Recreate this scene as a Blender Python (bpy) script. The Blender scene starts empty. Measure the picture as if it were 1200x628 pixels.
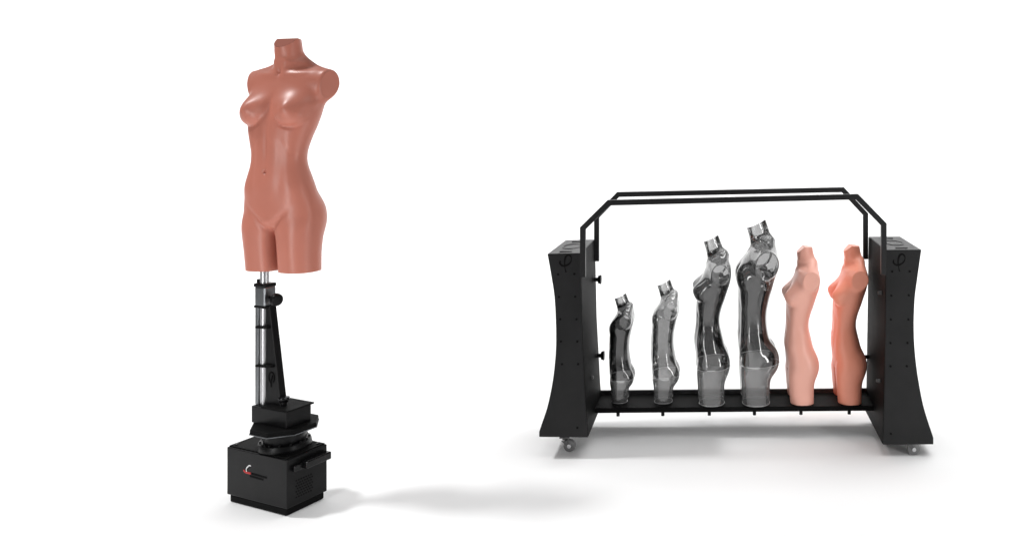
import bpy, bmesh, math, random
import numpy as np
from mathutils import Vector, Matrix

random.seed(4)
C = bpy.context.scene
COL = C.collection

# ------------------------------------------------------------------ camera
F, CX, CY, EYE = 1000.0, 860.0, 145.0, 1.65        # focal length and optical axis in photo pixels, eye height
cd = bpy.data.cameras.new('camera')
cam = bpy.data.objects.new('camera', cd)
COL.objects.link(cam)
cam.location = (0, 0, EYE)
cam.rotation_euler = (math.radians(90), 0, 0)
cd.sensor_width = 36
cd.lens = 36 * F / 1200
cd.shift_x = (600 - CX) / 1200
cd.shift_y = -(314 - CY) / 1200
cd.clip_end = 200
C.camera = cam
C.view_settings.view_transform = 'Standard'
C.view_settings.look = 'None'
C.view_settings.exposure = -0.2
C.view_settings.gamma = 1


# ------------------------------------------------------------------ materials
def mat(name, col, rough=0.5, spec=0.5, metal=0.0, coat=0.0, coat_rough=0.1, var=0.06, scale=9.0,
        bump=0.0, bscale=300.0, sss=0.0):
    m = bpy.data.materials.new(name)
    m.use_nodes = True
    nt = m.node_tree
    b = nt.nodes['Principled BSDF']
    b.inputs['Roughness'].default_value = rough
    b.inputs['Specular IOR Level'].default_value = spec
    b.inputs['Metallic'].default_value = metal
    b.inputs['Coat Weight'].default_value = coat
    b.inputs['Coat Roughness'].default_value = coat_rough
    if sss:
        b.inputs['Subsurface Weight'].default_value = sss
        b.inputs['Subsurface Radius'].default_value = (0.02, 0.008, 0.005)
        b.inputs['Subsurface Scale'].default_value = 0.4
    tc = nt.nodes.new('ShaderNodeTexCoord')
    n = nt.nodes.new('ShaderNodeTexNoise')
    n.inputs['Scale'].default_value = scale
    n.inputs['Detail'].default_value = 5
    nt.links.new(tc.outputs['Object'], n.inputs['Vector'])
    r = nt.nodes.new('ShaderNodeValToRGB')
    r.color_ramp.elements[0].position = 0.3
    r.color_ramp.elements[1].position = 0.7
    r.color_ramp.elements[0].color = tuple(c * (1 - var) for c in col) + (1,)
    r.color_ramp.elements[1].color = tuple(min(1, c * (1 + var)) for c in col) + (1,)
    nt.links.new(n.outputs['Fac'], r.inputs['Fac'])
    nt.links.new(r.outputs['Color'], b.inputs['Base Color'])
    if bump:
        n2 = nt.nodes.new('ShaderNodeTexNoise')
        n2.inputs['Scale'].default_value = bscale
        nt.links.new(tc.outputs['Object'], n2.inputs['Vector'])
        bp = nt.nodes.new('ShaderNodeBump')
        bp.inputs['Strength'].default_value = bump
        bp.inputs['Distance'].default_value = 0.001
        nt.links.new(n2.outputs['Fac'], bp.inputs['Height'])
        nt.links.new(bp.outputs['Normal'], b.inputs['Normal'])
    return m


def clear_mat(name, tint, haze=0.03, rough=0.09, hazecol=0.5, edge=0.6, ior=1.75):
    """thin smoky plastic shell: tinted transmission, surface gloss and a little milky scatter"""
    m = bpy.data.materials.new(name)
    m.use_nodes = True
    nt = m.node_tree
    for n in list(nt.nodes):
        nt.nodes.remove(n)
    out = nt.nodes.new('ShaderNodeOutputMaterial')
    tr = nt.nodes.new('ShaderNodeBsdfTransparent')
    tr.inputs['Color'].default_value = (tint, tint, tint, 1)
    df = nt.nodes.new('ShaderNodeBsdfDiffuse')
    df.inputs['Color'].default_value = (hazecol, hazecol, hazecol, 1)
    gl = nt.nodes.new('ShaderNodeBsdfGlossy')
    gl.inputs['Color'].default_value = (1, 1, 1, 1)
    gl.inputs['Roughness'].default_value = rough
    tc = nt.nodes.new('ShaderNodeTexCoord')
    nz = nt.nodes.new('ShaderNodeTexNoise')
    nz.inputs['Scale'].default_value = 14
    nt.links.new(tc.outputs['Object'], nz.inputs['Vector'])
    bp = nt.nodes.new('ShaderNodeBump')
    bp.inputs['Strength'].default_value = 0.12
    bp.inputs['Distance'].default_value = 0.006
    nt.links.new(nz.outputs['Fac'], bp.inputs['Height'])
    nt.links.new(bp.outputs['Normal'], gl.inputs['Normal'])
    fr = nt.nodes.new('ShaderNodeFresnel')
    fr.inputs['IOR'].default_value = ior
    m1 = nt.nodes.new('ShaderNodeMixShader')
    lw = nt.nodes.new('ShaderNodeLayerWeight')
    lw.inputs['Blend'].default_value = 0.5
    mr = nt.nodes.new('ShaderNodeMapRange')
    mr.inputs['From Min'].default_value = 0.62
    mr.inputs['From Max'].default_value = 1.0
    mr.inputs['To Min'].default_value = haze
    mr.inputs['To Max'].default_value = min(1, haze + edge)
    nt.links.new(lw.outputs['Facing'], mr.inputs['Value'])
    nt.links.new(mr.outputs['Result'], m1.inputs['Fac'])
    m2 = nt.nodes.new('ShaderNodeMixShader')
    nt.links.new(tr.outputs[0], m1.inputs[1])
    nt.links.new(df.outputs[0], m1.inputs[2])
    nt.links.new(fr.outputs[0], m2.inputs['Fac'])
    nt.links.new(m1.outputs[0], m2.inputs[1])
    nt.links.new(gl.outputs[0], m2.inputs[2])
    nt.links.new(m2.outputs[0], out.inputs['Surface'])
    return m


M = {
    'floor': mat('white_studio_paper', (0.90, 0.90, 0.90), 0.9, 0.1, var=0.004, scale=2),
    'terracotta': mat('terracotta_plastic', (0.57, 0.20, 0.142), 0.38, 0.42, var=0.02, bump=0.03),
    'terracotta_matt': mat('shaded_matt_terracotta', (0.36, 0.12, 0.085), 0.75, 0.15, var=0.02),  # darker terracotta copy: shade on the neck cut put into the colour
    'pale_pink': mat('pale_pink_plastic', (0.94, 0.48, 0.38), 0.36, 0.45, var=0.02, bump=0.03),
    'coral': mat('coral_plastic', (0.98, 0.37, 0.25), 0.36, 0.45, var=0.02, bump=0.03),
    'black': mat('black_powder_coat', (0.005, 0.005, 0.0054), 0.34, 0.17, var=0.25, bump=0.15, bscale=500),
    'column': mat('black_column_coat', (0.014, 0.014, 0.0145), 0.38, 0.2, var=0.2, scale=5, bump=0.15, bscale=500),
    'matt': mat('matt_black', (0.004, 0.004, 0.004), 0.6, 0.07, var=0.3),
    'gloss': mat('gloss_black', (0.005, 0.005, 0.0055), 0.2, 0.3, var=0.2),
    'frame': mat('grey_black_frame', (0.012, 0.012, 0.0125), 0.42, 0.3, var=0.2),
    'chrome': mat('brushed_steel', (0.55, 0.55, 0.56), 0.34, 0.5, 1.0, var=0.06, scale=30),
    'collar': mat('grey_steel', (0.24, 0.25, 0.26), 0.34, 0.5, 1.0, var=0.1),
    'grey': mat('grey_plastic', (0.07, 0.07, 0.07), 0.4, 0.5, var=0.1),
    'tyre': mat('translucent_grey_tyre', (0.14, 0.14, 0.14), 0.3, 0.5, var=0.1),
    'white': mat('white_print', (0.75, 0.75, 0.75), 0.5, 0.3, var=0.03),
    'red': mat('red_print', (0.42, 0.03, 0.03), 0.5, 0.3, var=0.05),
    'rim': mat('clear_rim_plastic', (0.6, 0.6, 0.6), 0.15, 0.5, var=0.05),
}


# ------------------------------------------------------------------ helpers
def finish(name, bm, m, parent=None, smooth=False, angle=None):
    bmesh.ops.recalc_face_normals(bm, faces=bm.faces[:])
    me = bpy.data.meshes.new(name)
    bm.to_mesh(me)
    bm.free()
    me.materials.append(m)
    if smooth:
        me.polygons.foreach_set('use_smooth', [True] * len(me.polygons))
        if angle:
            me.set_sharp_from_angle(angle=math.radians(angle))
    o = bpy.data.objects.new(name, me)
    COL.objects.link(o)
    if parent:
        o.parent = parent
    return o


def tag(o, label=None, cat=None, group=None, kind=None):
    for k, v in (('label', label), ('category', cat), ('group', group), ('kind', kind)):
        if v:
            o[k] = v
    return o


def empty(name, loc, rz=0.0):
    o = bpy.data.objects.new(name, None)
    o.empty_display_size = 0.1
    o.location = loc
    o.rotation_euler = (0, 0, rz)
    COL.objects.link(o)
    return o


def box(bm, c, s, bevel=0.0, rot=None, seg=2):
    r = bmesh.ops.create_cube(bm, size=1.0)
    vs = r['verts']
    mt = Matrix.Translation(Vector(c)) @ (rot.to_4x4() if rot else Matrix()) @ Matrix.Diagonal((s[0], s[1], s[2], 1))
    bmesh.ops.transform(bm, matrix=mt, verts=vs)
    if bevel:
        es = list({e for v in vs for e in v.link_edges})
        bmesh.ops.bevel(bm, geom=es, offset=bevel, segments=seg, affect='EDGES', profile=0.5)


def cyl(bm, p0, p1, r0, r1=None, seg=32, bevel=0.0):
    p0, p1 = Vector(p0), Vector(p1)
    d = p1 - p0
    q = Vector((0, 0, 1)).rotation_difference(d.normalized())
    mt = Matrix.Translation((p0 + p1) / 2) @ q.to_matrix().to_4x4()
    r = bmesh.ops.create_cone(bm, cap_ends=True, segments=seg, radius1=r0, radius2=r0 if r1 is None else r1,
                              depth=d.length, matrix=mt)
    if bevel:
        es = list({e for v in r['verts'] for e in v.link_edges if len(e.link_faces) == 2
                   and any(len(f.verts) > 4 for f in e.link_faces)})
        bmesh.ops.bevel(bm, geom=es, offset=bevel, segments=2, affect='EDGES', profile=0.5)


def prism(bm, pts, off, bevel=0.0):
    """closed outline (3-D points in one plane) swept along off"""
    off = Vector(off)
    a = [bm.verts.new(Vector(p)) for p in pts]
    b = [bm.verts.new(Vector(p) + off) for p in pts]
    bm.faces.new(a)
    bm.faces.new(list(reversed(b)))
    n = len(pts)
    for i in range(n):
        bm.faces.new((a[(i + 1) % n], a[i], b[i], b[(i + 1) % n]))
    if bevel:
        bmesh.ops.recalc_face_normals(bm, faces=bm.faces[:])
        es = [e for e in {e for v in a + b for e in v.link_edges}
              if len(e.link_faces) == 2 and e.calc_face_angle(0) > math.radians(25)]
        bmesh.ops.bevel(bm, geom=es, offset=bevel, segments=2, affect='EDGES', profile=0.5)


def strip(bm, pts, w, d, nrm=(0, 1, 0)):
    """square section bar mitred along a path lying in the plane with normal nrm"""
    nrm = Vector(nrm)
    pts = [Vector(p) for p in pts]
    rings = []
    for i, p in enumerate(pts):
        d0 = (p - pts[i - 1]).normalized() if i else (pts[1] - p).normalized()
        d1 = (pts[i + 1] - p).normalized() if i < len(pts) - 1 else d0
        s0, s1 = d0.cross(nrm).normalized(), d1.cross(nrm).normalized()
        s = (s0 + s1)
        s = s / max(0.3, s.dot(s0))
        rings.append([bm.verts.new(p + s * (w / 2) * a + nrm * (d / 2) * b) for a, b in ((1, -1), (1, 1), (-1, 1), (-1, -1))])
    for r0, r1 in zip(rings, rings[1:]):
        for k in range(4):
            bm.faces.new((r0[k], r0[(k + 1) % 4], r1[(k + 1) % 4], r1[k]))
    bm.faces.new(rings[0])
    bm.faces.new(list(reversed(rings[-1])))
    bmesh.ops.recalc_face_normals(bm, faces=bm.faces[:])
    es = [e for e in bm.edges if len(e.link_faces) == 2 and e.calc_face_angle(0) > math.radians(60)]
    bmesh.ops.bevel(bm, geom=es, offset=0.002, segments=2, affect='EDGES', profile=0.5)


def tube(bm, pts, r, flat=None, seg=8):
    """round (or flattened along flat) tube through pts; r may be a list"""
    pts = [Vector(p) for p in pts]
    rs = r if isinstance(r, (list, tuple)) else [r] * len(pts)
    rings = []
    for i, p in enumerate(pts):
        t = (pts[min(i + 1, len(pts) - 1)] - pts[max(i - 1, 0)]).normalized()
        up = Vector(flat) if flat else (Vector((0, 0, 1)) if abs(t.z) < 0.9 else Vector((1, 0, 0)))
        s = t.cross(up).normalized()
        u = s.cross(t).normalized()
        ku = 0.3 if flat else 1.0
        rings.append([bm.verts.new(p + s * rs[i] * math.cos(a) + u * rs[i] * ku * math.sin(a))
                      for a in [2 * math.pi * k / seg for k in range(seg)]])
    for r0, r1 in zip(rings, rings[1:]):
        for k in range(seg):
            bm.faces.new((r0[k], r0[(k + 1) % seg], r1[(k + 1) % seg], r1[k]))
    bm.faces.new(rings[0])
    bm.faces.new(list(reversed(rings[-1])))


def spline(pts, n=6):
    out = []
    P = [pts[0]] + list(pts) + [pts[-1]]
    for i in range(1, len(P) - 2):
        p0, p1, p2, p3 = [np.array(P[i + k], float) for k in (-1, 0, 1, 2)]
        for k in range(n):
            t = k / n
            out.append(tuple(0.5 * (2 * p1 + (p2 - p0) * t + (2 * p0 - 5 * p1 + 4 * p2 - p3) * t ** 2
                                    + (3 * p1 - p0 - 3 * p2 + p3) * t ** 3)))
    out.append(tuple(pts[-1]))
    return out


class Frame:
    """a thing's own axes; at() turns a measured photo point into local coordinates at local depth d"""
    def __init__(s, o, yaw):
        s.o = np.array(o, float)
        s.yaw = yaw
        s.u = np.array([math.cos(yaw), math.sin(yaw), 0])
        s.v = np.array([-math.sin(yaw), math.cos(yaw), 0])

    def at(s, px, py, d=0.0):
        ray = np.array([(px - CX) / F, 1.0, -(py - CY) / F])
        eye = np.array([0, 0, EYE])
        t = (np.dot(s.o - eye, s.v) + d) / np.dot(ray, s.v)
        p = eye + ray * t - s.o
        return Vector((float(np.dot(p, s.u)), float(d), float(p[2])))


# ------------------------------------------------------------------ body sculpting (signed field -> surface nets)
def smin(a, b, k):
    h = np.clip(0.5 + 0.5 * (b - a) / k, 0, 1)
    return b + (a - b) * h - k * h * (1 - h)


def interp(z, tab, j):
    zs = np.array([r[0] for r in tab])
    vs = np.array([r[j] for r in tab])
    # monotone-ish smooth interpolation: linear sampled finely then box-smoothed
    fz = np.linspace(zs[0], zs[-1], 400)
    fv = np.interp(fz, zs, vs)
    kw = 21
    pad = np.pad(fv, kw // 2, mode='edge')
    fv = np.convolve(pad, np.ones(kw) / kw, 'valid')
    return np.interp(z, fz, fv)


def loft(x, y, z, tab, n=2.3, cx=0.0, n2=None):
    w, yf, yb = interp(z, tab, 1), interp(z, tab, 2), interp(z, tab, 3)
    cy, d = (yf + yb) / 2, (yb - yf) / 2
    c = interp(z, tab, 4) if len(tab[0]) > 4 else cx
    if n2:
        n = n + (n2 - n) / (1 + np.exp((x - c + .012) / .010))
    r = (np.abs((x - c) / w) ** n + np.abs((y - cy) / d) ** n) ** (1 / n)
    f = (r - 1) * np.minimum(w, d)
    return np.maximum(f, z - tab[-1][0])


def ell(x, y, z, c, r, rx=0.0):
    dx, dy, dz = x - c[0], y - c[1], z - c[2]
    if rx:
        cs, sn = math.cos(rx), math.sin(rx)
        dy, dz = cs * dy + sn * dz, -sn * dy + cs * dz
    q = np.sqrt((dx / r[0]) ** 2 + (dy / r[1]) ** 2 + (dz / r[2]) ** 2)
    return (q - 1) * min(r)


def cap(x, y, z, a, b, ra, rb):
    a, b = np.array(a), np.array(b)
    ab = b - a
    t = np.clip(((x - a[0]) * ab[0] + (y - a[1]) * ab[1] + (z - a[2]) * ab[2]) / np.dot(ab, ab), 0, 1)
    return np.sqrt((x - a[0] - t * ab[0]) ** 2 + (y - a[1] - t * ab[1]) ** 2 + (z - a[2] - t * ab[2]) ** 2) - (ra + (rb - ra) * t)


def g(d, s):
    return np.exp(-(d / s) ** 2)


def win(z, a, b, s):
    return 1 / (1 + np.exp(-(z - a) / s)) * 1 / (1 + np.exp((z - b) / s))


FEMALE = dict(
    core=[(.06, .160, -.062, .083), (.15, .169, -.070, .090), (.20, .173, -.077, .096), (.24, .171, -.080, .098),
          (.28, .164, -.083, .096), (.334, .151, -.088, .086), (.385, .136, -.088, .074), (.436, .118, -.083, .062),
          (.47, .117, -.081, .060), (.50, .122, -.081, .064), (.54, .134, -.081, .074), (.59, .150, -.078, .092),
          (.64, .162, -.070, .106), (.69, .168, -.055, .117), (.74, .162, -.038, .124), (.78, .140, -.02, .124),
          (.81, .095, -.008, .115), (.845, .05, .0, .10)],
    leg=[(-.06, .0735, -.053, .083, .0855), (.077, .0755, -.066, .083, .0875), (.139, .0800, -.071, .087, .0895),
         (.2, .0855, -.077, .094, .0885), (.26, .084, -.081, .096, .087), (.40, .07, -.08, .08, .08)],
    neck=((0, .062, .77), (0, .026, .99), .056, .050), shoulder_x=.192, shoulder_z=.770, shoulder_r=(.051, .057),
    trap_x=.14, fem=1.0, glute=((.074, .058, .222), (.082, .060, .088)), crotch=.150, side=1)
FEMALE_CLEAR = dict(FEMALE, neck=((0, .066, .77), (0, -.008, .99), .054, .046), single=1)
MALE = dict(
    core=[(.06, .157, -.062, .082), (.15, .161, -.070, .090), (.18, .164, -.074, .096), (.23, .168, -.078, .10), (.28, .165, -.082, .094),
          (.334, .158, -.084, .084), (.385, .15, -.084, .074), (.436, .146, -.084, .07), (.48, .147, -.084, .072),
          (.54, .156, -.084, .084), (.59, .166, -.086, .098), (.64, .178, -.088, .11), (.69, .186, -.084, .12),
          (.74, .188, -.068, .126), (.78, .165, -.04, .124), (.81, .11, -.015, .115), (.845, .06, .0, .10)],
    leg=[(-.06, .074, -.058, .078, .077), (.077, .079, -.066, .08, .082), (.139, .082, -.070, .084, .087),
         (.2, .083, -.075, .096, .086), (.26, .081, -.08, .095, .084), (.40, .07, -.08, .08, .08)],
    neck=((0, .066, .77), (0, .0, .99), .062, .053), single=1, shoulder_x=.215, shoulder_z=.758, shoulder_r=(.06, .072),
    trap_x=.15, fem=0.0, glute=((.072, .072, .225), (.078, .06, .085)), crotch=.15)
CHILD = dict(
    core=[(.06, .150, -.074, .070), (.15, .153, -.084, .084), (.18, .155, -.092, .092), (.23, .158, -.10, .10), (.28, .156, -.102, .10),
          (.334, .15, -.104, .092), (.385, .145, -.106, .082), (.436, .142, -.106, .076), (.48, .143, -.106, .076),
          (.54, .148, -.104, .08), (.59, .154, -.102, .09), (.64, .16, -.096, .102), (.69, .165, -.085, .112),
          (.74, .165, -.066, .118), (.78, .15, -.04, .115), (.81, .105, -.02, .108), (.845, .06, -.008, .095)],
    leg=[(-.06, .072, -.07, .064, .074), (.077, .076, -.074, .07, .077), (.139, .08, -.08, .08, .08),
         (.2, .078, -.095, .092, .080), (.26, .077, -.10, .10, .080), (.40, .07, -.10, .08, .075)],
    neck=((0, .055, .77), (0, -.022, .99), .062, .057), single=1, shoulder_x=.19, shoulder_z=.755, shoulder_r=(.052, .062),
    trap_x=.14, fem=0.0, glute=((.07, .066, .215), (.078, .06, .08)), crotch=.15)


def field(x, y, z, P):
    fem = P['fem']
    f = loft(x, y, z, P['core'], 2.35)
    ax = np.abs(x)
    # two thighs that merge into the trunk, then the buttocks
    legs = loft(ax, y, z, P['leg'], 2.3, n2=3.2)
    t = np.clip((z - P['crotch'] + .008 - .12 * ax) / .085, 0, 1)
    t = t * t * (3 - 2 * t)
    f = legs * (1 - t) + f * t
    f = smin(f, ell(ax, y, z, *P['glute']), .03)
    # shoulders and trapezius
    sr = P['shoulder_r']
    sz = P['shoulder_z']
    sx = P['shoulder_x']
    yk = sr[0] / sr[1]
    def sq(a, b, ra, rb):
        return cap(ax, (y - .058) / yk, z, (a[0], 0, a[1]), (b[0], 0, b[1]), ra, rb) * yk
    f = smin(f, sq((.10, sz + .004), (sx + .08, sz - .012), sr[1] * .96, sr[1]), .045)
    f = smin(f, cap(ax, y, z, (.03, .078, .845), (P['trap_x'], .068, .79), .034, .03), .03)
    nk = P['neck']
    f = smin(f, cap(x, y, z, nk[0], nk[1], nk[2], nk[3]), .03)
    # upper chest wedge under the collar bones
    f = smin(f, cap(ax, y, z, (.03, .03, .785), (.13, .045, .775), .035, .035), .03)
    if fem:
        b = ell(ax, y, z, (.086, -.038, .638), (.068, .055, .055))
        b = smin(b, cap(ax, y, z, (.091, -.057, .648), (.097, -.077, .657), .032, .014), .035)
        kz = .007 + .060 / (1 + np.exp(-(z - .662) / .014))
        f = smin(f, b, kz)
        f = f + (.0008 if P.get('single') else .0042) * g(b - .002, .008) / (1 + np.exp((z - .622) / .010)) * win(ax, .03, .112, .010) * (y < .0)
        f = smin(f, ell(ax, y, z, (.0985, -.0908, .660), (.0055, .006, .0055)), .007)
        f = f + .007 * g(x, .020) * win(z, .60, .70, .016) * (y < 0)
    else:
        # pectorals
        b = ell(ax, y, z, (.075, -.05, .665), (.075, .045, .06))
        f = smin(f, b, .03)
        f = f + .006 * g(x, .014) * win(z, .60, .73, .012) * (y < 0)
    fr = (y < .0).astype(float)
    # collar bones and the notch between them
    f = f - .0032 * g(z - (.795 + .10 * ax), .012) * win(ax, .02, .125, .010) * (y < .045)
    f = f + .004 * g(z - (.824 + .06 * ax), .014) * win(ax, .035, .12, .012) * (y < .045)
    f = f + .008 * g(x, .013) * g(z - .807, .016) * (y < .04)
    f = f - .003 * g(ax - (.014 + (z - .80) * .25), .010) * win(z, .80, .90, .012) * (y < .05)
    # belly: midline, side lines, rib arch, navel, hip bones
    fr = 1 / (1 + np.exp((y + .02) / .012))
    f = f + .0046 * g(x, .012) * win(z, .44, .585, .014) * fr
    f = f + .0032 * g(ax - .066, .018) * win(z, .34, .55, .03) * fr
    f = f + .0014 * g(z - (.585 - 1.0 * ax), .020) * win(ax, .03, .10, .012) * fr
    yn = -.0865 if fem else P['core'][5][2] + .001
    f = np.maximum(f, -ell(x, y, z, (0, yn, .405), (.006, .010, .009)))
    f = f + .0025 * g(x, .014) * g(z - .407, .018) * fr
    f = f - .004 * g(ax - .112, .035) * g(z - .34, .04) * fr
    f = f - .004 * g(x, .055) * g(z - .35, .05) * fr
    # soft groin creases running to the hip bones
    gz = P['crotch'] + .020 + (ax - .008) * .95
    f = f + .0110 * g((z - gz) * .72, .012) * win(ax, .002, .066, .016) * fr
    f = f - .005 * g(x, .030) * g(z - .195, .038) * fr
    f = f - .004 * g(ax - .10, .035) * win(z, -.1, .20, .03) * fr
    # arm stumps end in a flat disc with a rounded rim
    sn = np.array([1, -.12, -.10])
    sn = sn / np.linalg.norm(sn)
    pd = (ax - sx) * sn[0] + (y - .055) * sn[1] + (z - sz) * sn[2]
    pd = pd - 3 * np.maximum(0, .66 - z) - 3 * np.maximum(0, -.04 - y) - 2 * np.maximum(0, .13 - ax)
    f = -smin(-f, -pd, .010)
    # spine, shoulder blades, fold between the buttocks
    bk = (y > .03).astype(float)
    f = f + .007 * g(x, .016) * win(z, .33, .76, .02) * bk
    f = f + .012 * g(x, .009) * win(z, .13, .30, .012) * bk
    f = f - .006 * g(ax - .08, .03) * g(z - .70, .05) * bk
    return f


def surface_nets(P, h):
    lo = np.array([-.30, -.15, -.06])
    hi = np.array([.30, .19, 1.0])
    n = np.ceil((hi - lo) / h).astype(int)
    ax = [lo[i] + h * np.arange(n[i]) for i in range(3)]
    X, Y, Z = np.meshgrid(*ax, indexing='ij')
    V = field(X, Y, Z, P)
    inside = V < 0
    cs = tuple(k - 1 for k in V.shape)
    acc = np.zeros(cs + (3,))
    cnt = np.zeros(cs)
    corners = [(i, j, k) for i in (0, 1) for j in (0, 1) for k in (0, 1)]
    def sl(A, c):
        return A[c[0]:c[0] + cs[0], c[1]:c[1] + cs[1], c[2]:c[2] + cs[2]]
    for a in corners:
        for d in range(3):
            if a[d] == 0:
                b = tuple(a[k] + (k == d) for k in range(3))
                va, vb = sl(V, a), sl(V, b)
                m = (va < 0) != (vb < 0)
                t = np.where(m, va / np.where(m, va - vb, 1), 0)
                for k in range(3):
                    acc[..., k] += np.where(m, a[k] + (t if k == d else 0), 0)
                cnt += m
    act = cnt > 0
    idx = -np.ones(cs, int)
    idx[act] = np.arange(act.sum())
    ci = np.argwhere(act)
    verts = lo + h * (ci + acc[act] / cnt[act][:, None])
    faces = []
    for d in range(3):
        o = [k for k in range(3) if k != d]
        s0 = [slice(None)] * 3
        s1 = [slice(None)] * 3
        s0[d] = slice(0, -1)
        s1[d] = slice(1, None)
        ch = inside[tuple(s0)] != inside[tuple(s1)]
        e = np.argwhere(ch)
        ok = (e[:, o[0]] > 0) & (e[:, o[1]] > 0) & (e[:, o[0]] < cs[o[0]]) & (e[:, o[1]] < cs[o[1]])
        e = e[ok]
        q = []
        for da, db in ((-1, -1), (0, -1), (0, 0), (-1, 0)):
            c = e.copy()
            c[:, o[0]] += da
            c[:, o[1]] += db
            q.append(idx[c[:, 0], c[:, 1], c[:, 2]])
        faces.append(np.array(q).T)
    faces = np.concatenate(faces)
    # keep the one outer skin, drop stray inner pockets
    E0 = np.concatenate([faces[:, [0, 1]], faces[:, [1, 2]], faces[:, [2, 3]]])
    lab = np.arange(len(verts))
    while True:
        nl = lab.copy()
        np.minimum.at(nl, E0[:, 0], lab[E0[:, 1]])
        np.minimum.at(nl, E0[:, 1], lab[E0[:, 0]])
        nl = nl[nl]
        if (nl == lab).all():
            break
        lab = nl
    big = np.bincount(lab).argmax()
    keep = lab == big
    remap = np.cumsum(keep) - 1
    faces = remap[faces[keep[faces[:, 0]]]]
    verts = verts[keep]
    # light smoothing (Taubin) for clean highlights
    E = np.concatenate([faces[:, [0, 1]], faces[:, [1, 2]], faces[:, [2, 3]], faces[:, [3, 0]]])
    deg = np.zeros(len(verts))
    np.add.at(deg, E[:, 0], 1)
    np.add.at(deg, E[:, 1], 1)
    for it in range(6):
        for lam in (.55, -.5):
            s = np.zeros_like(verts)
            np.add.at(s, E[:, 0], verts[E[:, 1]])
            np.add.at(s, E[:, 1], verts[E[:, 0]])
            verts = verts + lam * (s / deg[:, None] - verts)
    return verts, faces


def cut(bm, co, no, fill=0, keep=None):
    """slice away everything beyond the plane; fill > 0 closes the cut with faces of that material slot"""
    no = Vector(no).normalized()
    fs = [f for f in bm.faces if keep is None or keep(f.calc_center_median())]
    es = list({e for f in fs for e in f.edges})
    vs = list({v for f in fs for v in f.verts})
    r = bmesh.ops.bisect_plane(bm, geom=vs + es + fs, dist=1e-6, plane_co=Vector(co), plane_no=no, clear_outer=True)
    es = [e for e in r['geom_cut'] if isinstance(e, bmesh.types.BMEdge) and e.is_valid]
    if fill:
        es = [e for e in bm.edges if e.is_boundary and (keep is None or all(keep(v.co) for v in e.verts))]
        for f in bmesh.ops.edgeloop_fill(bm, edges=es)['faces']:
            f.material_index = fill
            f.smooth = False
    return es


def loops_from(edges):
    adj = {}
    for e in edges:
        a, b = e.verts
        adj.setdefault(a, []).append(b)
        adj.setdefault(b, []).append(a)
    seen, out = set(), []
    for v in adj:
        if v in seen:
            continue
        lp, cur, prev = [v], v, None
        seen.add(v)
        while True:
            nx = [w for w in adj[cur] if w is not prev and w not in seen]
            if not nx:
                break
            prev, cur = cur, nx[0]
            seen.add(cur)
            lp.append(cur)
        if len(lp) > 8:
            out.append([w.co.copy() for w in lp])
    return out


def take_plate(bm, slot, name, m, parent, scale):
    """lift the faces of one cut out of the body into a panel of their own with a fine seam round it"""
    fs = [f for f in bm.faces if f.material_index == slot]
    b2 = bmesh.new()
    for f in fs:
        b2.faces.new([b2.verts.new(v.co * scale) for v in f.verts])
    bmesh.ops.delete(bm, geom=fs, context='FACES_ONLY')
    bmesh.ops.remove_doubles(b2, verts=b2.verts[:], dist=1e-6)
    bmesh.ops.recalc_face_normals(b2, faces=b2.faces[:])
    bmesh.ops.inset_region(b2, faces=b2.faces[:], thickness=.0045 * scale, depth=-.0035 * scale, use_even_offset=True)
    bmesh.ops.inset_region(b2, faces=[f for f in b2.faces if len(f.verts) > 4], thickness=.0030 * scale, depth=.0030 * scale)
    return finish(name, b2, m, parent)


_cache = {}


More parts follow.
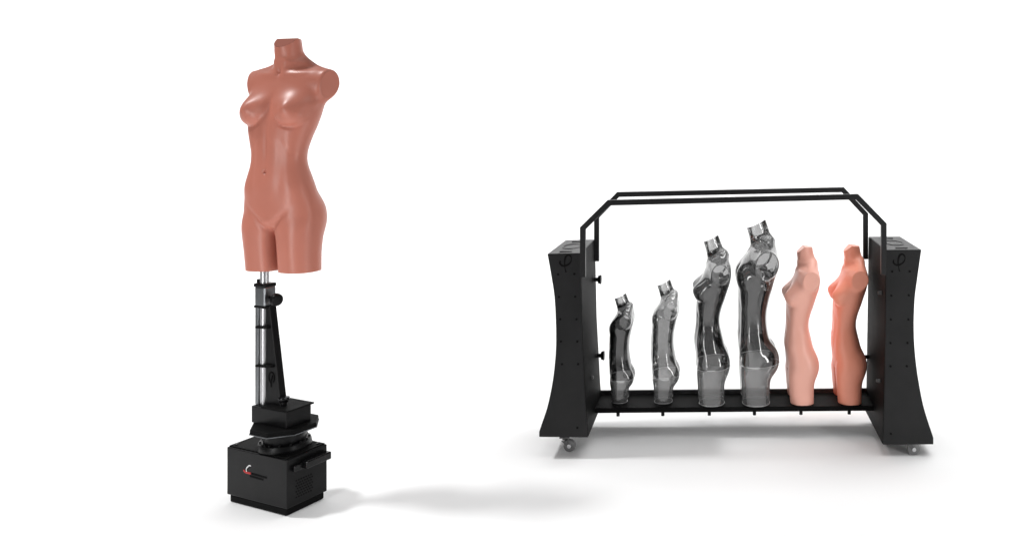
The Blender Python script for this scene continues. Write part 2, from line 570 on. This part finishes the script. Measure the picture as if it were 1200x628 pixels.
def torso(kind, P, h, scale, loc, yaw, name, material, thigh_mat=None, plate_mat=None, thigh_z=None, neck_mat=None, rim_mat=None, neck_body=None):
    """one headless torso: body, neck and arm plates (and, on clear shells, a thigh section with its rim)"""
    thigh_z = P.get('seam', .21)
    if kind not in _cache:
        _cache[kind] = surface_nets(P, h)
    verts, faces = _cache[kind]
    root = empty(name, loc, yaw)
    bm = bmesh.new()
    vs = [bm.verts.new(v) for v in verts.tolist()]
    for f in faces.tolist():
        try:
            bm.faces.new([vs[i] for i in f])
        except ValueError:
            pass
    bmesh.ops.recalc_face_normals(bm, faces=bm.faces[:])
    sx, sz = P['shoulder_x'], P['shoulder_z']
    for i, q in enumerate((1, -1)):
        cut(bm, (q * (sx - .0012), .055, sz), (q, -.12, -.10), 1 + i, lambda c: c.z > .66 and c.x * q > .13)
    ny, nz0 = P['neck'][1][1], .95
    if P.get('single'):
        cut(bm, (0, ny + .012, nz0 - .008), (0, -.42, .9), 4, lambda c: c.z > .85)
    else:
        cut(bm, (0, ny + .004, nz0 - .002), (0, -.045, .052), 3, lambda c: c.z > .84)
        cut(bm, (0, ny, nz0), (0, .12, 1), 4, lambda c: c.z > .84)
    pm = plate_mat or material
    for slot, nm in ((1, 'arm_plate'), (2, 'arm_plate'), (3, 'neck_facet'), (4, 'neck_plate')):
        if any(f.material_index == slot for f in bm.faces):
            take_plate(bm, slot, nm, (neck_mat or pm) if slot > 2 else pm, root, scale)
    es0 = cut(bm, (0, 0, 0), (0, 0, -1))
    caps0 = loops_from(es0)
    if thigh_mat is None:
        bmesh.ops.edgeloop_fill(bm, edges=es0)
    if thigh_mat is not None:
        nkb = bm.copy()
        cut(nkb, (0, ny + .012, .8605), (0, .42, -.9))
        cut(bm, (0, ny + .012, .860), (0, -.42, .9), 0, lambda c: c.z > .80)
        bmesh.ops.transform(nkb, matrix=Matrix.Scale(scale, 4), verts=nkb.verts[:])
        finish('neck_section', nkb, neck_body, root, True, 50)
        low = bm.copy()
        cut(bm, (0, 0, thigh_z), (0, .06, -1))
        es3 = cut(low, (0, 0, thigh_z - .004), (0, -.06, 1))
        rims = loops_from(es3)
    S = Matrix.Scale(scale, 4)
    bmesh.ops.transform(bm, matrix=S, verts=bm.verts[:])
    finish('body', bm, material, root, True, 50)
    pm = plate_mat or material
    if thigh_mat is not None:
        bmesh.ops.transform(low, matrix=S, verts=low.verts[:])
        finish('thigh_section', low, thigh_mat, root, True, 50)
        bm3 = bmesh.new()
        for lp in rims:
            q = [p * scale for p in lp]
            tube(bm3, q + [q[0], q[1]], .0013 * scale / .8, seg=6)
        finish('seam_rim', bm3, rim_mat, root, True)
        bm4 = bmesh.new()
        for lp in caps0:
            q = [p * scale + Vector((0, 0, .004)) for p in lp]
            tube(bm4, q + [q[0], q[1]], .0024 * scale / .8, seg=6)
        finish('base_rim', bm4, rim_mat, root, True)
    return root


# ------------------------------------------------------------------ setting: a white paper sweep
bm = bmesh.new()
prof = [(-9, 0.0), (9.0, 0.0)]
R = 2.5
for k in range(1, 17):
    a = math.pi / 2 * k / 16
    prof.append((9.0 + R * math.sin(a), R - R * math.cos(a)))
prof.append((11.5, 4.6))
rows = [[bm.verts.new((x, y, z)) for x in (-14, 8)] for y, z in prof]
for a, b in zip(rows, rows[1:]):
    bm.faces.new((a[0], a[1], b[1], b[0]))
fl = finish('studio_floor', bm, M['floor'], None, True)
tag(fl, 'seamless white studio floor sweeping up behind the products', 'floor', kind='structure')

# ------------------------------------------------------------------ tall turntable stand with the terracotta torso
YAW_S = math.radians(-23.7)
ST = Frame((-2.02, 3.84, 0), YAW_S)
K = .972
stand = empty('mannequin_stand', (-2.02 * K, 3.84 * K, EYE * (1 - K)), YAW_S)
stand.scale = (K, K, K)
tag(stand, 'tall black turntable stand with square motor base and steel pole under the terracotta torso', 'stand')

BX0, BX1, BY0, BY1 = -.235, .148, -.108, .098      # base footprint in the stand's own axes
bxc, byc = (BX0 + BX1) / 2, (BY0 + BY1) / 2
bm = bmesh.new()
box(bm, (bxc, byc, .093), (BX1 - BX0, BY1 - BY0, .212), .0035)
base = finish('base_box', bm, M['black'], stand)
bm = bmesh.new()
box(bm, (bxc, byc, -.0305), (BX1 - BX0 - .022, BY1 - BY0 - .012, .0335), .006)
finish('plinth', bm, M['matt'], stand)
bm = bmesh.new()
box(bm, (bxc, byc, .2020), (BX1 - BX0 - .012, BY1 - BY0 - .012, .006), .002)
finish('lid', bm, M['matt'], base)
bm = bmesh.new()
hz = .158
box(bm, (BX1 + .020, .025, hz), (.036, .13, .034), .005)
box(bm, (BX1 + .010, -.06, hz - .004), (.014, .05, .026), .003)
finish('handle', bm, M['gloss'], base)
bm = bmesh.new()
for i in range(7):
    for j in range(7):
        cyl(bm, (BX1 - .001, -.062 + i * .0125 + (j % 2) * .006, .022 + j * .012), (BX1 + .0012, -.062 + i * .0125 + (j % 2) * .006, .022 + j * .012), .0036, seg=10)
finish('vent_grille', bm, M['matt'], base)
for x in (BX0 + .03, 0.02, BX1 - .03):
    for y in (BY0 + .025, BY1 - .025):
        bm = bmesh.new()
        cyl(bm, (x, y, .2050), (x, y, .2090), .006, seg=12)
        finish('lid_screw', bm, M['gloss'], base)

# emblem on the front panel: white crescent, red dash, two dark lines of illegible lettering
fy = BY0
bm = bmesh.new()
tube(bm, [ST.at(px, py, fy - .001) for px, py in spline([(289.2, 553.5), (288.6, 549), (291.5, 545.4), (294, 545.6)])], [.0026] * 19, flat=(0, 1, 0))
finish('emblem_arc', bm, M['white'], base, True)
bm = bmesh.new()
tube(bm, [ST.at(px, py, fy - .001) for px, py in spline([(285.5, 550.5), (288, 553), (294, 554.4)])], .0046, flat=(0, 1, 0))
finish('emblem_dash', bm, M['red'], base, True)
bm = bmesh.new()
for row, (xa, xb) in enumerate(((295, 312), (293, 309))):
    x = xa
    while x < xb:
        w = random.uniform(1.0, 1.7)
        yy = 553.4 + row * 3.4 + (x - 295) * .28
        a, b = ST.at(x, yy, fy), ST.at(x + w * .8, yy + 2.4, fy)
        box(bm, ((a.x + b.x) / 2, fy - .0005, (a.z + b.z) / 2), (abs(b.x - a.x), .002, abs(b.z - a.z)))
        x += w
finish('lettering', bm, M['matt'], base)

# turntable ring, octagonal plate
bm = bmesh.new()
cyl(bm, (0, 0, .2050), (0, 0, .232), .112, .106, 48, .002)
cyl(bm, (0, 0, .232), (0, 0, .287), .088, .088, 48, .002)
ring = finish('turntable_ring', bm, M['black'], stand, True, 40)
for k in range(14):
    bm = bmesh.new()
    a = 2 * math.pi * k / 14
    cyl(bm, (.098 * math.cos(a), .098 * math.sin(a), .2315), (.098 * math.cos(a), .098 * math.sin(a), .238), .0045, seg=10)
    finish('ring_bolt', bm, M['black'], ring)
bm = bmesh.new()
oct_ = [(0.143 * math.cos(math.pi / 8 + k * math.pi / 4), 0.143 * math.sin(math.pi / 8 + k * math.pi / 4), .287) for k in range(8)]
prism(bm, oct_, (0, 0, .022), .004)
octp = finish('octagonal_plate', bm, M['matt'], stand)
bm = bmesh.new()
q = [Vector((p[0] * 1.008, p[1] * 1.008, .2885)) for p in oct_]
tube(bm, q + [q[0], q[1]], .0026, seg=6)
finish('edge_highlight', bm, M['collar'], octp)  # added grey tube: the plate's edge highlight put into a shape

# square tray with its lid plate
bm = bmesh.new()
tx0, tx1, ty0, ty1 = -.134, .088, -.064, .064
box(bm, ((tx0 + tx1) / 2, 0, .3465), (tx1 - tx0, ty1 - ty0, .075), .003)
tray = finish('tray_box', bm, M['black'], stand)
bm = bmesh.new()
box(bm, ((tx0 + .06 + tx1) / 2 + .006, .003, .3875), (tx1 - tx0 - .048, ty1 - ty0 + .010, .007), .002)
finish('tray_lid', bm, M['matt'], tray)
bm = bmesh.new()
kx, ky = .018, -.02
cyl(bm, (kx, ky, .391), (kx, ky, .408), .012, seg=20)
cyl(bm, (kx, ky, .408), (kx, ky, .418), .018, .022, 24)
cyl(bm, (kx, ky, .418), (kx, ky, .430), .024, .024, 24, .003)
finish('tray_knob', bm, M['gloss'], tray, True, 40)

# pole, channel behind it, fin, collar, knob
px_, py_ = -.105, -.02
bm = bmesh.new()
cyl(bm, (px_, py_, .385), (px_, py_, 1.03), .0195, seg=32)
finish('pole', bm, M['chrome'], stand, True, 40)
bm = bmesh.new()
box(bm, (px_ - .027, py_ + .002, .612), (.020, .044, .46), .002)
finish('channel', bm, M['collar'], stand)
bm = bmesh.new()
fin = [(px_ + .022, py_ - .012, .39), (px_ + .118, py_ - .012, .39), (px_ + .106, py_ - .012, .46), (px_ + .046, py_ - .012, .83), (px_ + .022, py_ - .012, .83)]
prism(bm, fin, (0, .035, 0), .003)
finn = finish('fin', bm, M['black'], stand)
bm = bmesh.new()
ec = (px_ + .060, py_ - .0135, .512)
tube(bm, [(ec[0] + .017 * math.cos(a), ec[1], ec[2] + .024 * math.sin(a)) for a in [math.radians(-60 + 17 * k) for k in range(20)]], .004, flat=(0, 1, 0))
tube(bm, [(ec[0] + .008, ec[1], ec[2] + .012), (ec[0] - .004, ec[1], ec[2] - .02), (ec[0] - .002, ec[1], ec[2] - .042)], .0035, flat=(0, 1, 0))
finish('fin_emblem', bm, M['matt'], finn, True)
for z, w, tl in ((.735, .078, .05), (.562, .102, .06)):
    bm = bmesh.new()
    box(bm, (px_ - .02 + w / 2 - .005, py_ - .002, z), (w, .056, .010), .002, Matrix.Rotation(-tl, 3, 'Y'))
    finish('band', bm, M['matt'], stand)
bm = bmesh.new()
box(bm, (px_ + .004, py_, .873), (.066, .058, .086), .006)
col = finish('collar', bm, M['collar'], stand)
bm = bmesh.new()
box(bm, (px_ + .002, py_, .922), (.072, .062, .016), .004)
cyl(bm, (px_ - .024, py_ - .012, .925), (px_ - .024, py_ - .012, .947), .008, seg=12)
finish('collar_band', bm, M['black'], col)
bm = bmesh.new()
box(bm, (px_ + .004, py_, .826), (.074, .062, .012), .004)
finish('collar_band', bm, M['black'], col)
bm = bmesh.new()
cyl(bm, (px_ + .036, py_ - .004, .868), (px_ + .078, py_ - .004, .862), .007, seg=14)
cyl(bm, (px_ + .072, py_ - .004, .862), (px_ + .094, py_ - .004, .859), .030, .026, 28, .004)
finish('clamp_knob', bm, M['black'], stand, True, 40)

# the torso on it
HS = 1.105
hero = torso('female', FEMALE, .0045, HS * K, (-2.047 * K, 3.86 * K, EYE * (1 - K) + .988 * K), math.radians(-16), 'torso', M['terracotta'], neck_mat=M['terracotta_matt'])
tag(hero, 'large glossy terracotta brown female torso, headless and armless, mounted high on the steel pole', 'mannequin torso')

# ------------------------------------------------------------------ wheeled rack
XL, YL, XR, YR = -.844, 4.205, .844, 4.235
YAW_R = math.atan2(YR - YL, XR - XL)
RO = ((XL + XR) / 2, (YL + YR) / 2, 0)
RK = Frame(RO, YAW_R)
rk = RK.at
rack = empty('display_rack', RO, YAW_R)
tag(rack, 'wide black wheeled rack with two flared columns and bent double handrail carrying six small torsos', 'rack')
DEP = .50

left_out = spline([(641.4, 297.5), (646, 323.7), (649.5, 347), (651.2, 376), (651.5, 404), (650, 427), (647, 450), (641.5, 476), (634.6, 497)], 4) + [(631.7, 506), (631.7, 511.8)]
left_poly = left_out + [(688.8, 512.4), (686.6, 485), (682, 398), (679.8, 296.6)]
right_out = spline([(1079.9, 292.6), (1074.9, 328), (1071.9, 353), (1071, 385), (1072.4, 414), (1076, 443), (1082, 474.5), (1089, 498)], 4) + [(1094, 513), (1094, 520.5)]
right_poly = right_out + [(1034.6, 521), (1035.6, 509), (1037.4, 400), (1038.8, 292.8)]


def glyph(bm, cx, cy, d, s=1.0):
    """the brushed mark: an open loop hooked over a leaning stem"""
    a = spline([(-9.0, -.5), (-9.4, 2.6), (-6.5, 5.4), (-2, 5.2), (2.6, 2.0), (4.2, -2.4), (3.0, -6.0), (0, -7.2), (-2.6, -4.8), (-3.8, 0), (-3.8, 6), (-2.6, 11.5), (-2.0, 13.0)], 4)
    n = len(a)
    rs = [.0014 + .0030 * abs(math.sin(math.pi * (i / n) * 2.2 + .4)) for i in range(n)]
    tube(bm, [rk(cx + s * x, cy + s * y, d) for x, y in a], rs, flat=(0, 1, 0))


def column(poly, screws, glyph_at, bolts, knobs, side, inner_edge):
    bm = bmesh.new()
    prism(bm, [rk(px, py, 0) for px, py in poly], (0, DEP, 0), .003)
    c = finish('side_column', bm, M['column'], rack)
    bm = bmesh.new()
    glyph(bm, glyph_at[0], glyph_at[1], -.0015)
    finish('emblem', bm, M['matt'], c, True)
    for px, py in screws:
        bm = bmesh.new()
        p = rk(px, py, 0)
        cyl(bm, (p.x, .002, p.z), (p.x, -.0025, p.z), .0065, .0052, 14)
        finish('screw', bm, M['matt'], c, True, 40)
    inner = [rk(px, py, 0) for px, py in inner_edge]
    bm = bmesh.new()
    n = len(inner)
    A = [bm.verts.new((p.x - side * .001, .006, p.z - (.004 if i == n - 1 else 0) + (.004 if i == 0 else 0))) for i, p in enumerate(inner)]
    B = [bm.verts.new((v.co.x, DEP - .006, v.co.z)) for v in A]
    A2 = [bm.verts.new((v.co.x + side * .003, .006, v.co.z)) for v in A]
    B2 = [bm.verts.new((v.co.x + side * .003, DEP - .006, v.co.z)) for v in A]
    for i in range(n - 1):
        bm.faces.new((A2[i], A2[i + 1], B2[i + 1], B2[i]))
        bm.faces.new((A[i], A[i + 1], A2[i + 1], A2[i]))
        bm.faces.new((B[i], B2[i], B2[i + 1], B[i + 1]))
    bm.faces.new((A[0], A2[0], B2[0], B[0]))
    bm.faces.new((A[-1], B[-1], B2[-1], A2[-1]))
    finish('inner_shade_sheet', bm, M['matt'], c)  # added sheet: shade of the column's inner face put into a blacker colour
    # recessed grip and mark on the column's top
    zt = rk(*poly[0], 0).z
    xa, xb = rk(*poly[0], 0).x, rk(*poly[-1], 0).x
    xm = (xa + xb) / 2
    bm = bmesh.new()
    tube(bm, [(xm + .045 * math.cos(a), .24 + .085 * math.sin(a), zt + .0012 + (rk(*poly[-1], 0).z - zt) * .5) for a in [2 * math.pi * k / 30 for k in range(31)]], .005, flat=(0, 0, 1))
    finish('grip_ring', bm, M['frame'], c, True)
    for yy in (.06, .42):
        bm = bmesh.new()
        box(bm, (xm, yy, zt + .0015 + (rk(*poly[-1], 0).z - zt) * .5), (.06, .02, .004), .001)
        finish('top_plate', bm, M['frame'], c)
    for px, py, d in bolts:
        bm = bmesh.new()
        p = rk(px, py, d)
        s = side
        cyl(bm, (p.x - s * .006, d, p.z), (p.x + s * .014, d, p.z), .010, .008, 12)
        finish('bolt', bm, M['grey'], c, True, 40)
    for px, py, d in knobs:
        bm = bmesh.new()
        p = rk(px, py, d)
        s = side
        cyl(bm, (p.x - s * .03, d, p.z), (p.x + s * .006, d, p.z), .011, seg=16)
        cyl(bm, (p.x + s * .004, d, p.z), (p.x + s * .022, d, p.z), .021, .026, 24, .003)
        finish('knob', bm, M['black'], c, True, 40)
    return c


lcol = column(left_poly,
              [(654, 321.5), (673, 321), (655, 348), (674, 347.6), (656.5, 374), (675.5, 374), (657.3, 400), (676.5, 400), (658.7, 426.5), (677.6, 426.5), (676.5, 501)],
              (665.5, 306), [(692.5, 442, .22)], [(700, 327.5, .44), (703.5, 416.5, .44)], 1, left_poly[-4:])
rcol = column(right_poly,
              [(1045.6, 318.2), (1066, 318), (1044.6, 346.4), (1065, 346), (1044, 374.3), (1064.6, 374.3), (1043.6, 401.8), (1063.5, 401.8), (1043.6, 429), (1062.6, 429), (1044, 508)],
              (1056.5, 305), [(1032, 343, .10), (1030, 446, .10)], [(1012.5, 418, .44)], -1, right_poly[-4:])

# handrail: two bent square bars
TB = .027
bm = bmesh.new()
dpt = .014
strip(bm, [rk(px, py, dpt) for px, py in ((683.2, 324.5), (683.2, 267.5), (713.5, 237.6), (1004, 230.6), (1035.4, 262.8), (1035.4, 321.8))], TB, TB)
finish('front_handrail', bm, M['frame'], rack)
bm = bmesh.new()
dpt = DEP - .02
strip(bm, [rk(px, py, dpt) for px, py in ((699.3, 306), (699.3, 254), (724.5, 228), (987.5, 222.4), (1014.2, 251), (1014.2, 303.5))], TB, TB)
finish('back_handrail', bm, M['frame'], rack)

# bottom rail: a shallow tray with a back lip, pegs beneath
pl, pr = rk(690, 479.5, .19), rk(1034, 482.5, .19)
ZT = .160
zl, zr = ZT, ZT + .004
xl, xr = rk(684, 470, .2).x + .03, rk(1038, 470, .2).x - .02
bm = bmesh.new()
prism(bm, [(xl, .265, zl - .026), (xr, .265, zr - .026), (xr, .265, zr), (xl, .265, zl)], (0, .225, 0), .002)
rail = finish('bottom_rail', bm, M['matt'], rack)
bm = bmesh.new()
prism(bm, [(xl, .491, zl - .02), (xr, .491, zr - .02), (xr, .491, zr + .022), (xl, .491, zl + .022)], (0, .012, 0), .002)
finish('back_lip', bm, M['grey'], rail)  # lip greyer than the rail: its lit face put into the colour

# casters
for px, d in ((667.5, .10), (1070.4, .025), (667.5, .42), (1070.4, .42)):
    x = rk(px, 525, d).x if d < .2 else rk(px, 525, .06).x
    rt = Matrix.Rotation(math.radians(25), 3, 'Z')
    sgn = -1 if px < 860 else -1
    zc = .081
    c0 = Vector((x + sgn * .025, d + .012, 0))
    bm = bmesh.new()
    box(bm, (c0.x, c0.y, .0705), (.05, .05, .006), .001)
    cyl(bm, (c0.x, c0.y, .055), (c0.x, c0.y, .069), .014, seg=18)
    for s in (-1, 1):
        pts = [(c0.x - .014, d + s * .016, .058), (c0.x + .014, d + s * .016, .058), (x + .008, d + s * .016, .026), (x - .008, d + s * .016, .026)]
        prism(bm, pts, (0, .0025 * s, 0))
    cst = finish('caster', bm, M['grey'], rack)
    bm = bmesh.new()
    cyl(bm, (x, d - .012, .0305), (x, d + .012, .0305), .0305, seg=36, bevel=.004)
    finish('wheel', bm, M['tyre'], cst, True, 40)
    bm = bmesh.new()
    cyl(bm, (x, d - .0195, .0305), (x, d + .0195, .0305), .010, seg=18)
    finish('axle', bm, M['chrome'], cst, True, 40)

# ------------------------------------------------------------------ six torsos on the rail
smoke_dark = clear_mat('dark_smoky_shell', .18, .015, hazecol=.35)
smoke_mid = clear_mat('grey_smoky_shell', .42, .06, hazecol=.45)
smoke_black = clear_mat('smoky_shell', .21, .02, hazecol=.4)
thigh = clear_mat('clear_thigh_shell', .66, .20, .1, .55, .35)
disc = clear_mat('clear_disc', .55, .03, .3, .4, .1, 1.25)
neckm = clear_mat('neck_shell', .62, .06, .09, .5, .5)
rimm = clear_mat('clear_rim', .6, .35, .1, .8, .2)
topm = clear_mat('frosted_top', .8, .75, .2, .85, .1)

TD = .41
GRP = 'torsos standing on the rack rail'
rows = [
    # kind, params, step, px centre, py bottom, height px, yaw, material, label
    ('child', CHILD, .006, 727.5, 470.0, 127, -88, smoke_dark, 'smallest dark see-through child torso, beside the left column of the rack'),
    ('child', CHILD, .006, 778.5, 471.5, 143, -88, smoke_mid, 'pale grey see-through child torso, second smallest, between the smallest one and the busty clear one'),
    ('female_clear', FEMALE_CLEAR, .0045, 831.5, 473.0, 197, -87, smoke_black, 'clear smoky female torso with pointed bust between a child torso and the tallest clear torso'),
    ('male', MALE, .006, 883.0, 474.5, 215, -87, smoke_black, 'tallest clear smoky torso with broad flat male chest beside the pale pink torso'),
    ('female', FEMALE, .0045, 936.0, 474.5, 185, -88, M['pale_pink'], 'pale pink opaque female torso between the clear male torso and the coral torso'),
    ('female', FEMALE, .0045, 991.0, 475.5, 186, -88, M['coral'], 'bright coral opaque female torso standing beside the right column of the rack'),
]
for kind, P, h, px, pyb, hp, yaw, mt, lab in rows:
    p = rk(px, pyb - 8, TD)
    Yd = RK.o[1] + TD * RK.v[1] + p.x * RK.u[1]
    w = RK.o + RK.u * p.x + RK.v * TD
    zt = ZT + .004 * (p.x - xl) / (xr - xl)
    sc = hp * .957 / F * Yd / .95
    cl = mt in (smoke_dark, smoke_mid, smoke_black)
    t = torso(kind, P, h, sc, (w[0], w[1], zt + .0015), math.radians(yaw), 'torso', mt, thigh if cl else None, disc if cl else None, neck_mat=topm if cl else None, rim_mat=rimm, neck_body=neckm)
    tag(t, lab, 'mannequin torso', GRP)
    # peg holding it, under the rail
    bm = bmesh.new()
    cyl(bm, (p.x, .285, zt - .048), (p.x, .285, zt - .024), .009, seg=16)
    finish('peg', bm, M['black'], rail, True, 40)

# ------------------------------------------------------------------ light
w = bpy.data.worlds.new('World')
C.world = w
w.use_nodes = True
bg = w.node_tree.nodes['Background']
bg.inputs['Color'].default_value = (1, 1, 1, 1)
bg.inputs['Strength'].default_value = .12


def area(name, loc, target, size, power, col=(1, 1, 1), size_y=None):
    l = bpy.data.lights.new(name, 'AREA')
    l.energy = power
    l.color = col
    l.size = size
    if size_y:
        l.shape = 'RECTANGLE'
        l.size_y = size_y
    o = bpy.data.objects.new(name, l)
    COL.objects.link(o)
    o.location = loc
    o.rotation_euler = (Vector(target) - Vector(loc)).to_track_quat('-Z', 'Y').to_euler()
    return o


def spot(name, loc, target, power, ang, blend, r):
    l = bpy.data.lights.new(name, 'SPOT')
    l.energy = power
    l.spot_size = math.radians(ang)
    l.spot_blend = blend
    l.shadow_soft_size = r
    o = bpy.data.objects.new(name, l)
    COL.objects.link(o)
    o.location = loc
    o.rotation_euler = (Vector(target) - Vector(loc)).to_track_quat('-Z', 'Y').to_euler()
    return o


spot('key_lamp', (-8.2, 3.95, 11.5), (-1.9, 3.8, 0), 4300, 23, 1.0, .7)
area('overhead_softbox', (1.2, 4.4, 5.2), (1.0, 4.2, 0), 3.8, 50, size_y=3.4)
area('background_fill', (-3.2, 7.4, 5.6), (-3.2, 11.3, 1.6), 23, 1230, size_y=2.0)  # added unseen lamp that washes the backdrop to white
for loc, tgt, pw in (((-5.6, 6.6, 5.0), (-5.8, 6.3, 0), 78), ((2.4, 3.0, 4.6), (2.2, 3.2, 0), 48), ((3.4, 6.2, 5.0), (3.2, 6.0, 0), 60)):
    o = area('floor_fill', loc, tgt, 5.0, pw)  # added unseen fill lamps that whiten grey stretches of floor
    o.data.spread = math.radians(100)
area('strip_lamp_right', (2.7, 1.5, 1.0), (.1, 4.5, .6), .35, 46, size_y=2.0)
area('strip_lamp_left', (-2.9, 1.3, 1.05), (-1.2, 4.2, .95), .38, 38, size_y=1.9)
